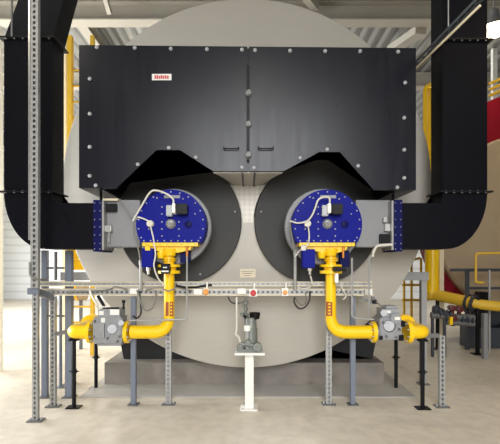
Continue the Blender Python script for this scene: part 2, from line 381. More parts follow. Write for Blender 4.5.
# ------------------------------------------------------------------ burners
def burner(s, bx, label, rightside):
    cz = Z(224.5, 4.65); cx = X(bx, 4.65); rb = L(35, 4.65)
    t = thing('burner', label, 'burner', (cx, 5.3, cz), 'blue gas burners')
    def px(dx): return bx + dx
    cxb = s * BX
    MB().lathe((cxb, 5.3, cz), (0, -1, 0), [(.001, .40), (.36, .40)], 64).build('barrel', 'plate_dark', t)
    rg = MB().lathe((cxb, 4.97, cz), (0, -1, 0), [(0, .435), (.055, .435), (.07, .425)], 72).build('flange_ring', 'grey_panel', t)
    put_bolts(rg, [(cxb + .412 * math.cos(2 * PI * i / 18 + .1), 4.902, cz + .412 * math.sin(2 * PI * i / 18 + .1)) for i in range(18)], .009, .01)
    zc = Z(242.5, 4.65) - cz; a = math.asin(zc / rb)
    arc = [(cx + rb * math.cos(a + (PI - 2 * a) * i / 60), cz + rb * math.sin(a + (PI - 2 * a) * i / 60)) for i in range(61)]
    h = MB().prism(arc, 4.65, 4.903).build('housing', 'blue', t)
    b = MB()
    ins = [(cx + (x - cx) * .985, cz + (z - cz) * .985) for x, z in arc]
    MB().prism(ins, 4.642, 4.651).build('front_cover', 'blue', t)
    pts = []
    for i in range(15):
        q = a + .12 + (PI - 2 * a - .24) * i / 14
        pts.append((cx + rb * .925 * math.cos(q), 4.642, cz + rb * .925 * math.sin(q)))
    for i in range(9): pts.append((X(bx - 27 + 6.8 * i, 4.642), 4.642, Z(240.8, 4.642)))
    for yy in (207, 214, 222, 229, 236):
        pts.append((X(bx - 9, 4.642), 4.642, Z(yy, 4.642)))
        if yy > 215: pts.append((X(bx + 8, 4.642), 4.642, Z(yy, 4.642)))
    for dx, dy in ((-14, 198), (12, 199), (-22, 229), (24, 214)): pts.append((X(bx + dx, 4.642), 4.642, Z(dy, 4.642)))
    put_bolts(t, pts, L(.8, 4.64), .009)
    # name plate at the top (no readable words in the photo)
    MB().pbox(bx - 7, bx + 9, 195.2, 198.2, 4.6395, 4.643).build('name_plate', 'grey_panel', t)
    # ignition transformer and connector
    MB().pbox(bx + 5, bx + 16, 203.5, 214, 4.52, 4.643, .008).build('ignition_box', 'black', t)
    MB().pbox(bx - 5, bx + 1, 205, 216, 4.56, 4.643, .006).build('terminal_block', 'alu', t)
    m = MB(); m.pbox(bx + 1, bx + 4, 203, 213, 4.5, 4.643, .006); m.build('plug', 'whiteplastic', t)
    # sight glass
    m = MB(); m.lathe(P(bx, 224, 4.643), (0, -1, 0), [(0, L(5, 4.64)), (.02, L(5, 4.64)), (.03, L(4, 4.64)), (.05, L(3.6, 4.64)), (.055, L(2.4, 4.64))], 24)
    sg = m.build('sight_glass', 'alu', t)
    MB().lathe(P(bx, 224, 4.588), (0, -1, 0), [(0, L(2.2, 4.6)), (.004, L(2, 4.6))], 18).build('lens', 'cable_grey', sg)
    MB().lathe(P(bx - 20, 224, 4.643), (0, -1, 0), [(0, L(3.4, 4.64)), (.05, L(3.4, 4.64)), (.06, L(2.6, 4.64))], 20).build('pressure_switch', 'cable_white', t)
    MB().lathe(P(bx + 17.5, 224.5, 4.643), (0, -1, 0), [(0, L(3.6, 4.64)), (.012, L(3.6, 4.64)), (.015, L(3, 4.64))], 20).build('plug_cap', 'blue_dark', t)
    # gas manifold under the housing
    zt, zl = Z(242.6, 4.68), Z(246.2, 4.68)
    m = MB(); m.box(X(bx - 28, 4.68), X(bx + 27, 4.68), 4.655, 4.9, zl, zt)
    pc = bx - 1 if s < 0 else bx + 3.5
    fun = [(X(bx - 22, 4.7), zl + .003), (X(bx + 21, 4.7), zl + .003), (X(bx + 19, 4.7), Z(250, 4.7)), (X(pc + 8, 4.7), Z(252.5, 4.7)), (X(pc - 8, 4.7), Z(252.5, 4.7)), (X(bx - 20, 4.7), Z(249, 4.7))]
    m.prism(fun, 4.70, 4.86)
    m.build('gas_manifold', 'yellow', t)
    put_bolts(t, [(X(bx - 25 + 7 * i, 4.655), 4.655, (zt + zl) / 2) for i in range(8)], .006, .006)
    m = MB(); m.lathe(P(pc, 249, 4.74), (0, 0, -1), [(0, L(7.5, 4.74)), (.03, L(7, 4.74)), (.06, L(5.6, 4.74)), (.075, L(5.4, 4.74))], 24)
    m.lathe(P(pc - 9, 252, 4.72), (0, 0, -1), [(0, L(4, 4.7)), (.03, L(4.2, 4.7)), (.07, L(3, 4.7))], 18)
    m.build('gas_inlet', 'yellow', t)
    # actuators
    if s < 0: ax0, ax1, ay0, ay1 = bx - 29.5, bx - 17.5, 248.2, 267.5
    else: ax0, ax1, ay0, ay1 = bx - 24.5, bx - 12, 249, 268
    ac = MB().pbox(ax0, ax1, ay0, ay1, 4.66, 4.82, .008).build('actuator', 'blue', t)
    am = (ax0 + ax1) / 2 + 1
    m = MB(); m.lathe(P(am, ay1, 4.73), (0, 0, -1), [(0, L(2.2, 4.7)), (.03, L(2.2, 4.7)), (.032, L(1.4, 4.7)), (.075, L(1.3, 4.7))], 14)
    m.build('cable_gland', 'steel', ac)
    MB().pbox(bx + (9 if s < 0 else 13), bx + (19 if s < 0 else 22.5), 250.5, 263 if s < 0 else 267, 4.78, 4.86, .006).build('servo_box', 'blue_dark', t)
    m = MB(); m.tube([P(bx + 16, 246, 4.7), P(bx + 16, 258, 4.7)], [.016, .012], 12); m.build('gas_fitting', 'brass', t)
    m = MB(); m.pbox(bx - 26, bx - 21, 245, 250.5, 4.65, 4.69, .005); m.build('junction_box', 'cable_white' if s > 0 else 'yellow', t)
    # pale cables
    d = 4.56
    if s < 0:
        c1 = [(bx + 2.5, 204, 4.54), (bx + 2, 199, 4.53), (bx - 4, 194, 4.54), (bx - 14, 190.5, 4.55), (bx - 21, 192.5, 4.57), (bx - 30, 207, 4.6), (bx - 38, 221, 4.66), (bx - 37, 236, 4.67), (bx - 32.5, 250, 4.68), (bx - 30.5, 262, 4.70)]
        c2 = [(bx - 33, 217, 4.63), (bx - 28, 218.5, 4.6), (bx - 22, 222, 4.585), (bx - 19, 232, 4.62), (bx - 17, 242, 4.64), (bx - 15.5, 255, 4.63), (bx - 17, 266, 4.62), (bx - 13, 278, 4.64), (bx - 6, 286, 4.66)]
        c3 = [(bx - 52, 199.5, 4.75), (bx - 46, 208, 4.74), (bx - 38, 222, 4.69), (bx - 33, 217, 4.63)]
    else:
        c1 = [(bx + 2.5, 203, 4.54), (bx + 2, 198, 4.53), (bx - 3, 197, 4.53), (bx - 9, 200, 4.54), (bx - 12, 208, 4.56), (bx - 15, 215, 4.57), (bx - 20, 221, 4.57), (bx - 29, 223, 4.6), (bx - 37, 221, 4.66), (bx - 36, 232, 4.7), (bx - 33.5, 244, 4.70), (bx - 32.5, 252, 4.7)]
        c2 = [(bx - 19, 227, 4.585), (bx - 18, 234, 4.6), (bx - 18.5, 242, 4.63), (bx - 21, 247, 4.645)]
        c3 = [(bx - 23, 249, 4.67), (bx - 28, 251, 4.68), (bx - 32, 257, 4.7)]
    k = 7 if s < 0 else 9
    for c, r, mm in ((c1[:k], .0095, 'cable_white'), (c1[k - 1:], .008, 'cable_grey'), (c2, .008, 'cable_white'), (c3, .0065, 'cable_grey' if s < 0 else 'cable_white')):
        MB().tube(catmull([P(*q) for q in c]), r, 8).build('cable', mm, t)
    return t
burner(-1, 171.0, 'round blue gas burner left of the pump stand, its pale cable arching over the top', False)
burner(1, 327.2, 'round blue gas burner right of the pump stand, its pale cable in an S-curve', True)

# ------------------------------------------------------------------ air ducts with wind boxes
DF, DB = 4.78, 5.08
def duct(s, label):
    mx = (lambda p: p) if s < 0 else (lambda p: 2 * CX - p - 3.4)
    if s < 0: xo, xi = X(4, DF), X(52.3, DF)
    else: xo, xi = X(487.3, DF), X(442.5, DF)
    x_end = X(93.5 if s < 0 else 402, DF)
    zf, ze, zt = Z(192, DF), Z(249, DF), Z(203, DF)
    zu = Z(38.5 if s < 0 else 40.5, DF)
    t = thing('air_duct', label, 'air duct', ((xo + xi) / 2, DF, ze), 'black combustion air ducts')
    # elbow
    ex = abs(L(41, DF)); ez = zf - ze; sg = -1 if s < 0 else 1
    poly = [(xo + -sg * ex * (1 - math.cos(q)), zf - ez * math.sin(q)) for q in [PI / 2 * i / 20 for i in range(21)]]
    poly += [(x_end, ze), (x_end, zt)]
    ri = abs(L(3.5, DF)); rz = zf - zt
    poly += [(xi - sg * ri * (1 - math.sin(q)), zt + rz * (1 - math.cos(q))) for q in [PI / 2 * i / 6 for i in range(7)]]
    MB().prism(poly, DF, DB).build('elbow', 'anthracite_duct', t)
    MB().box(xo, xi, DF, DB, zf, zu).build('riser', 'anthracite_duct', t)
    # upper section
    lean = .30 if s < 0 else 0.; ht = H - zu - .01; ly = lean * ht / .62 if s < 0 else 0
    fr = [(xo, DF, zu), (xi, DF, zu), (xi, DB, zu), (xo, DB, zu)]
    bk = [(xo, DF + ly, zu + ht), (xi, DF + ly, zu + ht), (xi, DB + ly, zu + ht), (xo, DB + ly, zu + ht)]
    MB().hexa(fr, bk).build('upper_section', 'anthracite_duct', t)
    for z in (zf, zu):
        e = .045
        m = MB(); m.box(xo - e, xi + e, DF - e, DB + .03, z - .008, z + .008) if s < 0 else m.box(xi - e, xo + e, DF - e, DB + .03, z - .008, z + .008)
        fl = m.build('flange', 'black', t)
        x0, x1 = min(xo, xi), max(xo, xi)
        pts = [(x0 + .03 + (x1 - x0 - .06) * i / 5, DF - .024, z - .014) for i in range(6)]
        put_bolts(fl, pts, .010, .028, 'bolt', 'bolt', (0, 0, 1))
    if s < 0:
        m = MB(); m.tube([P(11.8, 34, 4.74) + Vector((0, 0, -.03)), Vector((X(11.8, 4.74), 4.74, 6.9))], .011, 8); m.build('hanger_rod', 'galv_dark', t)
    # blue end flange towards the burner
    f0, f1 = (93.5, 101.5) if s < 0 else (394, 402)
    fl = MB().box(X(f0, DF - .05), X(f1, DF - .05), DF - .06, DB + .04, Z(200, DF - .05), Z(251.5, DF - .05)).build('end_flange', 'blue_dark', t)
    pts = []
    for yy in (203, 211, 219.5, 227, 235, 243.5, 249): pts += [(X(f0 + 1.3, DF - .06), DF - .06, Z(yy, DF - .06)), (X(f1 - 1.3, DF - .06), DF - .06, Z(yy, DF - .06))]
    put_bolts(fl, pts, .006, .012)
    # wind box
    g0, g1 = (101.5, 104) if s < 0 else (391.5, 394)
    MB().box(X(g0, DF - .03), X(g1, DF - .03), DF - .035, DB + .02, Z(200.5, DF - .03), Z(250, DF - .03)).build('counter_flange', 'galv', t)
    if s < 0: w0, w1 = X(104, 4.83), -.85 - .37
    else: w0, w1 = X(391.5, 4.83), X(BX * F / 4.83 + CX, 4.83) + .37
    wb = MB().box(w0, w1, 4.86, 5.10, Z(200, 4.86), Z(247, 4.86), .006).build('wind_box', 'grey_panel', t)
    wb['label'] = 'grey sheet metal wind box beside the burner'
    if s < 0:
        MB().pbox(104.5, 116, 203.5, 211.5, 4.80, 4.862, .004).build('vent', 'black', wb)
        m = MB(); m.pbox(104.5, 111, 225.5, 232, 4.79, 4.862, .008); m.build('pressure_gauge', 'steel', wb)
        m = MB(); m.tube(fillet([P(109, 232, 4.82), P(109, 243, 4.82), P(109, 243, 4.87)], .02), .007, 8); m.build('tube', 'steel', wb)
        m = MB(); m.pbox(103, 118, 198.5, 200.5, 4.80, 4.95); m.build('lifting_lug', 'cream', wb)
        m = MB()
        for i in range(5): m.ball(P(108 + i * 3, 247.5, 4.83), .012, 8)
        m.build('drain_fitting', 'galv_dark', wb)
    else:
        MB().pbox(380.5, 391, 234, 243.5, 4.80, 4.862, .004).build('pressure_box', 'black', wb)
        m = MB(); m.pbox(384, 387, 217, 222, 4.80, 4.862, .004); m.pbox(385, 390, 224, 231, 4.81, 4.862, .004); m.build('pressure_gauge', 'steel', wb)
    return t
duct(-1, 'black rectangular air duct left of the boiler with swept elbow')
duct(1, 'black rectangular air duct right of the boiler with swept elbow')
# white impulse pipe at the right wind box
t = thing('impulse_pipe', 'pale bent impulse pipe hooking to the right wind box', 'pipe', P(369, 318, 4.74))
MB().tube(fillet([P(369, 318, 4.74), P(369, 257, 4.74), P(373, 257, 4.74), P(373, 252, 4.74)], .03), .009, 10).build('tube', 'galv', t)
MB().tube(fillet([P(372.6, 257, 4.73), P(373.5, 251, 4.73), P(377, 245.5, 4.73), P(392, 244.5, 4.73)], .06), .015, 10).build('hose', 'cable_white', t)

# ------------------------------------------------------------------ gas trains
def gas(s, label):
    d = 4.78
    vx = 169.2 if s < 0 else 330.8
    t = thing('gas_train', label, 'gas pipe', (X(vx, d), d, Z(332, d)), 'yellow gas trains')
    hy = 332
    if s < 0: endx, f1, b0, b1, f2, cxp = 131, 129, 93, 123, 92, 72
    else: endx, f1, b0, b1, f2, cxp = 371, 372.5, 379, 402.5, 409, 424
    rv, rh = L(5.2, d), L(6.6, d)
    top, bot = 256, 318
    corner = fillet([P(vx, bot - 26, d), P(vx, hy, d), P(vx + s * 34, hy, d)], L(17, d), 10)
    path = [P(vx, top, d)] + corner + [P(endx, hy, d)]
    rs = [rv] + [rv + (rh - rv) * min(1, i / (len(corner) - 1) * 1.3) for i in range(len(corner))] + [rh]
    MB().tube(path, rs, 24).build('riser_pipe', 'yellow', t)
    # flange pair / butterfly valve
    m = MB()
    for y0, y1, r in ((258.2, 259.4, 7), (260.0, 261.2, 7)): m.lathe(P(vx, y0, d), (0, 0, -1), [(0, L(r, d)), (L(y1 - y0, d), L(r, d))], 24)
    m.build('flange', 'yellow', t)
    m = MB()
    for y0, y1, r in ((264.5, 267, 11), (270.5, 273.5, 11)): m.lathe(P(vx, y0, d), (0, 0, -1), [(0, L(r, d)), (L(y1 - y0, d), L(r, d))], 24)
    m.lathe(P(vx, 267, d), (0, 0, -1), [(0, L(7, d)), (L(3.5, d), L(7, d))], 24)
    va = m.build('butterfly_valve', 'yellow', t)
    if s < 0:
        MB().pbox(160.5, 169.3, 263.5, 273.8, d - .20, d - .1, .008).build('valve_actuator', 'black', va)
        m = MB(); m.pbox(161.5, 168.5, 270.6, 272, d - .203, d - .19); m.pbox(163, 167, 267, 268, d - .203, d - .19); m.build('print', 'white', va)
    else:
        m = MB(); m.pbox(334, 342, 266.5, 271.5, d - .20, d - .1, .008); m.cyl(P(337, 269, d - .15), P(346, 270.5, d - .15), .012); m.build('valve_actuator', 'black', va)
        m = MB(); m.pbox(335.5, 338.5, 273.5, 283, d - .19, d - .13, .006); m.build('limit_switch', 'whiteplastic', va)
    m = MB(); m.lathe(P(vx, 289, d), (0, 0, -1), [(-.006, rv + .004), (.006, rv + .004)], 24)
    m.build('weld_ring', 'yellow', t)
    # label on the riser
    l0 = vx - 4.2 if s < 0 else vx - 1
    m = MB(); dd = d - rv - .004
    for a in ((-3.6, -.6), (.4, 3.6)) if s < 0 else ((-4.0, 1.6),):
        m.box(X(vx + a[0], dd), X(vx + a[1], dd), dd, dd + .04, Z(302, dd), Z(316, dd))
    lb = m.build('pipe_label', 'label_brown', t); lb['label'] = 'brown printed gas label'
    m = MB()
    for i in range(4): m.box(X(vx + (1.2 if s < 0 else -2.6), dd), X(vx + (2.9 if s < 0 else -.2), dd), dd - .001, dd + .01, Z(303.3 + 3.2 * i, dd), Z(304.8 + 3.2 * i, dd))
    m.build('print', 'yellow', lb)
    # flanges at the valve block
    def vflange(px, wd, r, mt='yellow'):
        m = MB(); m.lathe(P(px, hy, d), (1, 0, 0), [(0, L(r, d)), (L(wd, d), L(r, d))], 28); f = m.build('flange', mt, t)
        put_bolts(f, [P(px + (wd if s < 0 else 0), hy, d) + Vector((0, L(r - 1.8, d) * math.cos(2 * PI * i / 8 + .39), L(r - 1.8, d) * math.sin(2 * PI * i / 8 + .39))) for i in range(8)], .009, .02, 'bolt', 'bolt', (1 if s < 0 else -1, 0, 0))
        return f
    if s < 0:
        vflange(125.5, 3.5, 11); vflange(89, 3, 11)
        MB().cyl(P(120, hy, d), P(125.5, hy, d), L(8, d)).build('block_neck', 'alu', t)
        e = fillet([P(89, hy, d), P(cxp, hy, d), P(cxp, hy, d) + Vector((0, .75, 0)), P(cxp, hy, d) + Vector((0, 1.2, 0))], .16, 10)
    else:
        vflange(371.5, 3.5, 10.5); vflange(406, 4.5, 11)
        MB().cyl(P(375, hy, d), P(380, hy, d), L(8, d)).build('block_neck', 'alu', t)
        e = fillet([P(410, hy, d), P(cxp, hy, d), P(cxp, hy, d) + Vector((0, .75, 0)), P(cxp, hy, d) + Vector((0, 1.2, 0))], .16, 10)
    MB().tube(e, rh, 24).build('feed_elbow', 'yellow', t)
    m = MB(); m.lathe(P(cxp, hy, d) + Vector((0, .55, 0)), (0, 1, 0), [(0, .125), (.04, .125), (.042, .1), (.06, .1), (.062, .125), (.1, .125)], 28); m.build('pipe_flange', 'yellow', t)
    # the pipe goes on to the far wall of the plant
    m = MB(); q = P(cxp, hy, d) + Vector((0, 1.2, 0)); m.tube(fillet([q, q + Vector((0, 4.6, 0)), q + Vector((0, 4.6, -q.z))], .2), rh, 18); m.build('supply_pipe', 'yellow', t)
    # valve block
    if s < 0:
        vb = MB(); vb.pbox(93, 122, 317, 344, d - .12, d + .12, .012); vb.pbox(98, 120, 309, 318, d - .10, d + .10, .012); vb.pbox(93, 104, 323, 338, d - .15, d - .11, .008)
        vb.cyl(P(112, 329, d - .10), P(112, 329, d - .16), .06, .05); vb.cyl(P(121, 323, d - .1), P(121, 323, d - .15), .03)
        vb.pbox(97, 121, 344, 346, d - .08, d + .08)
        vb = vb.build('valve_block', 'alu', t)
        m = MB(); m.pbox(110, 119, 309.5, 315, d - .106, d - .09); m.build('data_plate', 'white', vb); m = MB(); m.pbox(99, 103.5, 311, 315, d - .106, d - .09); m.build('data_plate', 'white', vb); m = MB(); m.pbox(101, 105, 318, 323.5, d - .126, d - .11); m.build('data_plate', 'white', vb)
        m = MB(); m.tube([P(98, 296, d - .05), P(104, 306, d - .08)], .018, 10); m.tube([P(99, 309, d - .08), P(119, 308, d - .08)], .011, 8); m.build('coil_cable_gland', 'black', vb)
        m = MB(); m.tube(catmull([P(104, 306, d - .08), P(99, 309, d - .1), P(96, 303, d - .12), P(92, 296, d - .05), P(90, 290.5, d)]), .012, 8); m.build('cable', 'cable_white', vb)
        m = MB(); m.cyl(P(123.5, 309, d - .05), P(123.5, 303, d - .05), .012); m.cyl(P(123.5, 303, d - .05), P(123.5, 300, d - .05), .02); m.build('test_nipple', 'black', vb)
        m = MB()
        for q in ((95, 336), (108, 338), (120, 336), (95, 321), (118, 341)): m.lathe(P(*q, d - .12), (0, -1, 0), [(0, .012), (.04, .012), (.045, .006)], 10)
        m.build('cap_screw', 'galv_dark', vb)
    else:
        vb = MB(); vb.pbox(380, 402, 318, 340, d - .12, d + .12, .012); vb.pbox(382, 399, 309, 319, d - .10, d + .10, .02); vb.pbox(386, 397, 306, 310, d - .06, d + .08, .008)
        vb.cyl(P(389, 326, d - .10), P(389, 326, d - .16), .07, .055); vb.cyl(P(384, 313, d - .08), P(384, 313, d - .14), .035)
        vb.pbox(391, 401, 314, 324, d - .15, d - .11, .01)
        vb = vb.build('valve_block', 'alu', t)
        m = MB(); m.pbox(383.5, 391, 310.5, 313, d - .108, d - .09); m.build('data_plate', 'white', vb); m = MB(); m.pbox(395, 400, 317, 320, d - .156, d - .145); m.build('data_plate', 'white', vb)
        m = MB(); m.pbox(401.5, 405.5, 321, 327, d - .13, d + .02, .006); m.build('limit_switch', 'black', vb); m = MB(); m.pbox(380, 383, 336, 340, d - .13, d - .11, .004); m.build('foot_cap', 'black', vb); m = MB(); m.pbox(399, 404, 335, 341, d - .13, d - .05, .005); m.build('foot_cap', 'black', vb)
        m = MB(); m.tube(catmull([P(386, 308, d - .08), P(380, 305, d - .1), P(376, 301, d - .05), P(373, 297, d)]), .010, 8); m.build('cable', 'cable_grey', vb)
        m = MB(); m.pbox(373, 377.5, 300, 304, d - .06, d - .02, .004); m.build('test_nipple', 'black', vb)
        m = MB()
        for q in ((383, 322), (399, 329), (386, 336), (396, 337)): m.lathe(P(*q, d - .12), (0, -1, 0), [(0, .012), (.04, .012), (.045, .006)], 10)
        m.build('cap_screw', 'galv_dark', vb)
    return t
gas(-1, 'yellow gas pipe with grey valve block feeding the left burner')
gas(1, 'yellow gas pipe with grey valve block feeding the right burner')

def pipe_stand(px, foot, ytop, label):
    d = F * EYE / (foot - HY); x = X(px, d)
    t = thing('pipe_stand', label, 'pipe stand', (x, d, 0), 'black pipe stands')
    zt = Z(ytop, 4.78) if foot > 400 else Z(332, 4.78) - L(6.6, 4.78) - .002
    m = MB(); m.cyl((x, d, .012), (x, d, zt - .03), .023, n=16); m.build('tube', 'black', t)
    m = MB(); m.lathe((x, d, zt * .52), (0, 0, 1), [(-.02, .032), (.02, .032)], 16); m.cyl((x - .055, d, zt * .52), (x + .055, d, zt * .52), .007, n=8); m.build('clamp', 'black', t)
    MB().box(x - .075, x + .075, d - .06, d + .06, .0005, .012).build('foot_plate', 'black', t)
    m = MB(); m.box(x - .05, x + .05, d - .04, d + .04, zt - .03, zt - .015); m.box(x - .04, x + .04, d - .03, d + .03, zt - .016, zt); m.build('saddle', 'black', t)
    return t
pipe_stand(74, 407.5, 338.6, 'black adjustable pipe stand under the left yellow gas elbow')
pipe_stand(96, 388.5, 338, 'black pipe stand behind the left valve block')
pipe_stand(422.5, 408.5, 338.6, 'black adjustable pipe stand under the right yellow gas elbow')
pipe_stand(396, 388.5, 338, 'black pipe stand behind the right valve block')

# ------------------------------------------------------------------ perforated posts, square posts, trays
def perf(m, x, d, z0, z1, w, dep=.045, pitch=.05):
    e = w * .33
    m.box(x - w / 2, x - w / 2 + e, d, d + .004, z0, z1); m.box(x + w / 2 - e, x + w / 2, d, d + .004, z0, z1)
    m.box(x - w / 2, x - w / 2 + .004, d + .004, d + dep, z0, z1); m.box(x + w / 2 - .004, x + w / 2, d + .004, d + dep, z0, z1)
    m.box(x - w / 2 + .004, x + w / 2 - .004, d + dep - .003, d + dep, z0, z1)
    n = int((z1 - z0) / pitch)
    for i in range(n + 1):
        zz = z0 + (z1 - z0) * i / n; h = pitch * .22
        m.box(x - w / 2 + e, x + w / 2 - e, d, d + .004, max(z0, zz - h), min(z1, zz + h))
def perf_post(px, foot, ytop, label, wpx=5.5):
    d = F * EYE / (foot - HY); x = X(px, d)
    t = thing('strut_post', label, 'post', (x, d, 0), 'perforated steel posts')
    m = MB(); perf(m, x, d, .012, Z(ytop, d), L(wpx, d)); m.build('perforated_channel', 'galv', t)
    fp = MB().box(x - .075, x + .075, d - .035, d + .08, .0005, .012).build('foot_plate', 'galv_dark', t)
    put_bolts(fp, [(x - .055, d + .02, .012), (x + .055, d + .02, .012)], .012, .02, 'bolt', 'bolt', (0, 0, 1))
    return t
pf1 = perf_post(34.8, 421.5, 287, 'tall perforated steel post nearest the camera on the left')
pf2 = perf_post(52.5, 407, 296.5, 'perforated steel post beside the left gas elbow')
pf3 = perf_post(168.3, 405, 297, 'perforated steel post under the tray right of the left gas riser')
pf4 = perf_post(329, 405, 297, 'perforated steel post under the tray by the right gas riser')
pf5 = perf_post(442.5, 407.5, 336, 'short perforated steel post beside the right gas elbow')
d5 = 4.83
m = MB(); m.box(X(426.5, d5), X(440, d5), d5 + .01, d5 + .05, Z(334, d5), Z(338, d5)); m.build('bracket', 'galv_dark', pf5)
m = MB(); m.bar((X(54, d5), d5 + .03, Z(334.5, d5)), (X(66.8, d5), d5 + .03, Z(332, d5)), .04, .045); m.build('bracket', 'galv_dark', pf2)
def square_post(px, foot, ytop, w, label, z0=0):
    d = F * EYE / (foot - HY); x = X(px, d); h = L(w, d) / 2
    t = thing('square_post', label, 'post', (x, d, 0), 'square grey posts')
    zt = Z(ytop, d)
    MB().box(x - h, x + h, d, d + 2 * h, .012, zt, .004).build('tube', 'bluegrey', t)
    MB().box(x - h - .03, x + h + .03, d - .03, d + 2 * h + .03, .0005, .012).build('foot_plate', 'galv_dark', t)
    return t
def square_post_at(px, d, ytop, w, label):
    return square_post(px, HY + F * EYE / d, ytop, w, label)
zd = Z(249, DF)
def duct_post(px, foot, w, label):
    d = F * EYE / (foot - HY)
    return square_post(px, foot, HY - (zd - .001 - EYE) * F / d, w, label)
duct_post(43.8, 398, 5.5, 'blue-grey square post under the left duct elbow')
duct_post(68, 398, 6.5, 'blue-grey square post between the left duct and the gas elbow')
square_post(133, 405.5, 297, 5.0, 'grey square post left of the left gas riser under the tray')
square_post(353.2, 405.5, 297, 5.0, 'grey square post right of the right gas riser under the tray')
# cross tie between duct posts: small threaded rod pair
m = MB()
for yy in (268, 316): m.tube([P(47.2, yy, 5.2), P(64.2, yy, 5.2)], .012, 8)
tag(m.build('tie_rod', 'galv_dark'), 'pair of dark tie rods between the blue-grey duct posts', 'rod')
m = MB(); m.tube([P(55.5, 252, 5.0), P(55.5, 280, 5.0)], .02, 10)
tag(m.build('conduit', 'galv_dark'), 'short grey conduit hanging below the left duct elbow', 'conduit')
for o_px, lab in ((58.5, 'pale vertical conduit standing between the duct posts on the left'),):
    m = MB(); m.tube([(X(60.5, 5.62), 5.62, 0.001), (X(60.5, 5.62), 5.62, Z(290, 5.62))], .022, 10)
    m.lathe((X(60.5, 5.62), 5.62, .001), (0, 0, 1), [(0, .05), (.012, .05)], 16)
    tag(m.build('conduit', 'bluegrey'), lab, 'conduit')
# side frames carried by the boiler shell
def side_frame(s, label):
    t = thing('side_frame', label, 'steel frame', (X(426, 5.42) * (1 if s > 0 else 1), 5.6, 0), 'grey side frames')
    if s > 0: xa, xb, xl = X(403, 5.62), X(432, 5.62), X(428, 5.62)
    else: xa, xb, xl = X(85, 5.62), X(57, 5.62), X(64.5, 5.62)
    z = Z(276.5, 5.62)
    MB().box(xa, xb, 5.72, 5.84, z - .055, z + .055).build('beam', 'grey_paint', t)
    MB().box(xl - .035, xl + .035, 5.74, 5.82, .012, z - .056).build('leg', 'grey_paint', t)
    MB().box(xl - .07, xl + .07, 5.71, 5.85, .0005, .012).build('foot_plate', 'galv_dark', t)
    return t
side_frame(1, 'grey steel frame with one leg beside the boiler right flank')
side_frame(-1, 'grey steel frame with one leg beside the boiler left flank')

def tray(label, y, d, x0, x1, dep, hh, grp, sl=.14):
    t = thing('cable_tray', label, 'cable tray', ((X(x0, d) + X(x1, d)) / 2, d, Z(y, d)), grp)
    xa, xb, z = X(x0, d), X(x1, d), Z(y, d); m = MB()
    # front rail with slots
    m.box(xa, xb, d, d + .003, z - hh / 2, z - hh * sl); m.box(xa, xb, d, d + .003, z + hh * sl, z + hh / 2)
    n = int((xb - xa) / .055)
    for i in range(n + 1):
        xx = xa + (xb - xa - .02) * i / n; m.box(xx, xx + .03, d, d + .003, z - hh * sl, z + hh * sl)
    m.build('front_rail', 'galv', t)
    MB().box(xa, xb, d - .012, d, z - hh / 2, z - hh / 2 + .010).build('lip', 'cream', t)
    MB().box(xa, xb, d - .008, d, z + hh / 2 - .006, z + hh / 2 + .002).build('lip', 'cream', t)
    m = MB(); m.box(xa, xb, d + dep - .003, d + dep, z - hh / 2, z + hh / 2); m.build('rear_rail', 'galv_dark', t)
    m = MB(); k = int((xb - xa) / .12)
    for i in range(k): xx = xa + (xb - xa) * (i + .3) / k; m.box(xx, xx + .06, d + .003, d + dep - .003, z - hh / 2, z - hh / 2 + .004)
    m.build('tray_floor', 'galv_dark', t)
    return t
tray('upper galvanised cable tray across the boiler front', 284, 4.93, 33, 372, .12, .05, 'cable trays', .06)
tray('lower slotted cable tray across the boiler front carrying the buttons', 292.2, 4.87, 40, 373, .10, .075, 'cable trays')
# riser tray at the left
t = thing('cable_riser', 'tall perforated cable riser in front of the left duct, up to the roof', 'cable riser', (X(34, 4.36), 4.36, Z(288, 4.36)))
m = MB(); x = X(34.2, 4.36); perf(m, x, 4.36, Z(288, 4.36), H - .01, L(7.6, 4.36), .05, .055); m.build('perforated_channel', 'galv', t)
m = MB(); m.box(x - L(5.2, 4.36), x - L(3.8, 4.36), 4.345, 4.42, Z(240, 4.36), H - .01); m.build('side_flange', 'steel', t)
m = MB(); m.tube(fillet([P(29.8, 262, 4.34), P(29.8, 276, 4.34), P(36, 279.5, 4.34), P(46, 280, 4.6)], .05), .012, 8); m.build('cable', 'cable_grey', t)
t['group'] = 'perforated steel channels'
# bracket linking the nearest post to the trays
m = MB(); m.bar((X(34, 4.5), 4.475, Z(290.5, 4.45)), (X(52.5, 4.83), 4.815, Z(297, 4.83)), .05, .07)
m.box(X(29, 4.43), X(40, 4.43), 4.395, 4.405, Z(294.5, 4.4), Z(288, 4.4))
tag(m.build('tray_bracket', 'bluegrey'), 'blue-grey bracket joining the nearest perforated post to the tray end', 'bracket')
m = MB(); m.bar(P(361, 297.5, 4.76), P(373, 303, 4.76), .03, .03); m.bar(P(373, 303, 4.76), P(373, 296.5, 4.76), .03, .03)
tag(m.build('tray_bracket', 'galv_dark'), 'small grey bracket under the right tray end', 'bracket')
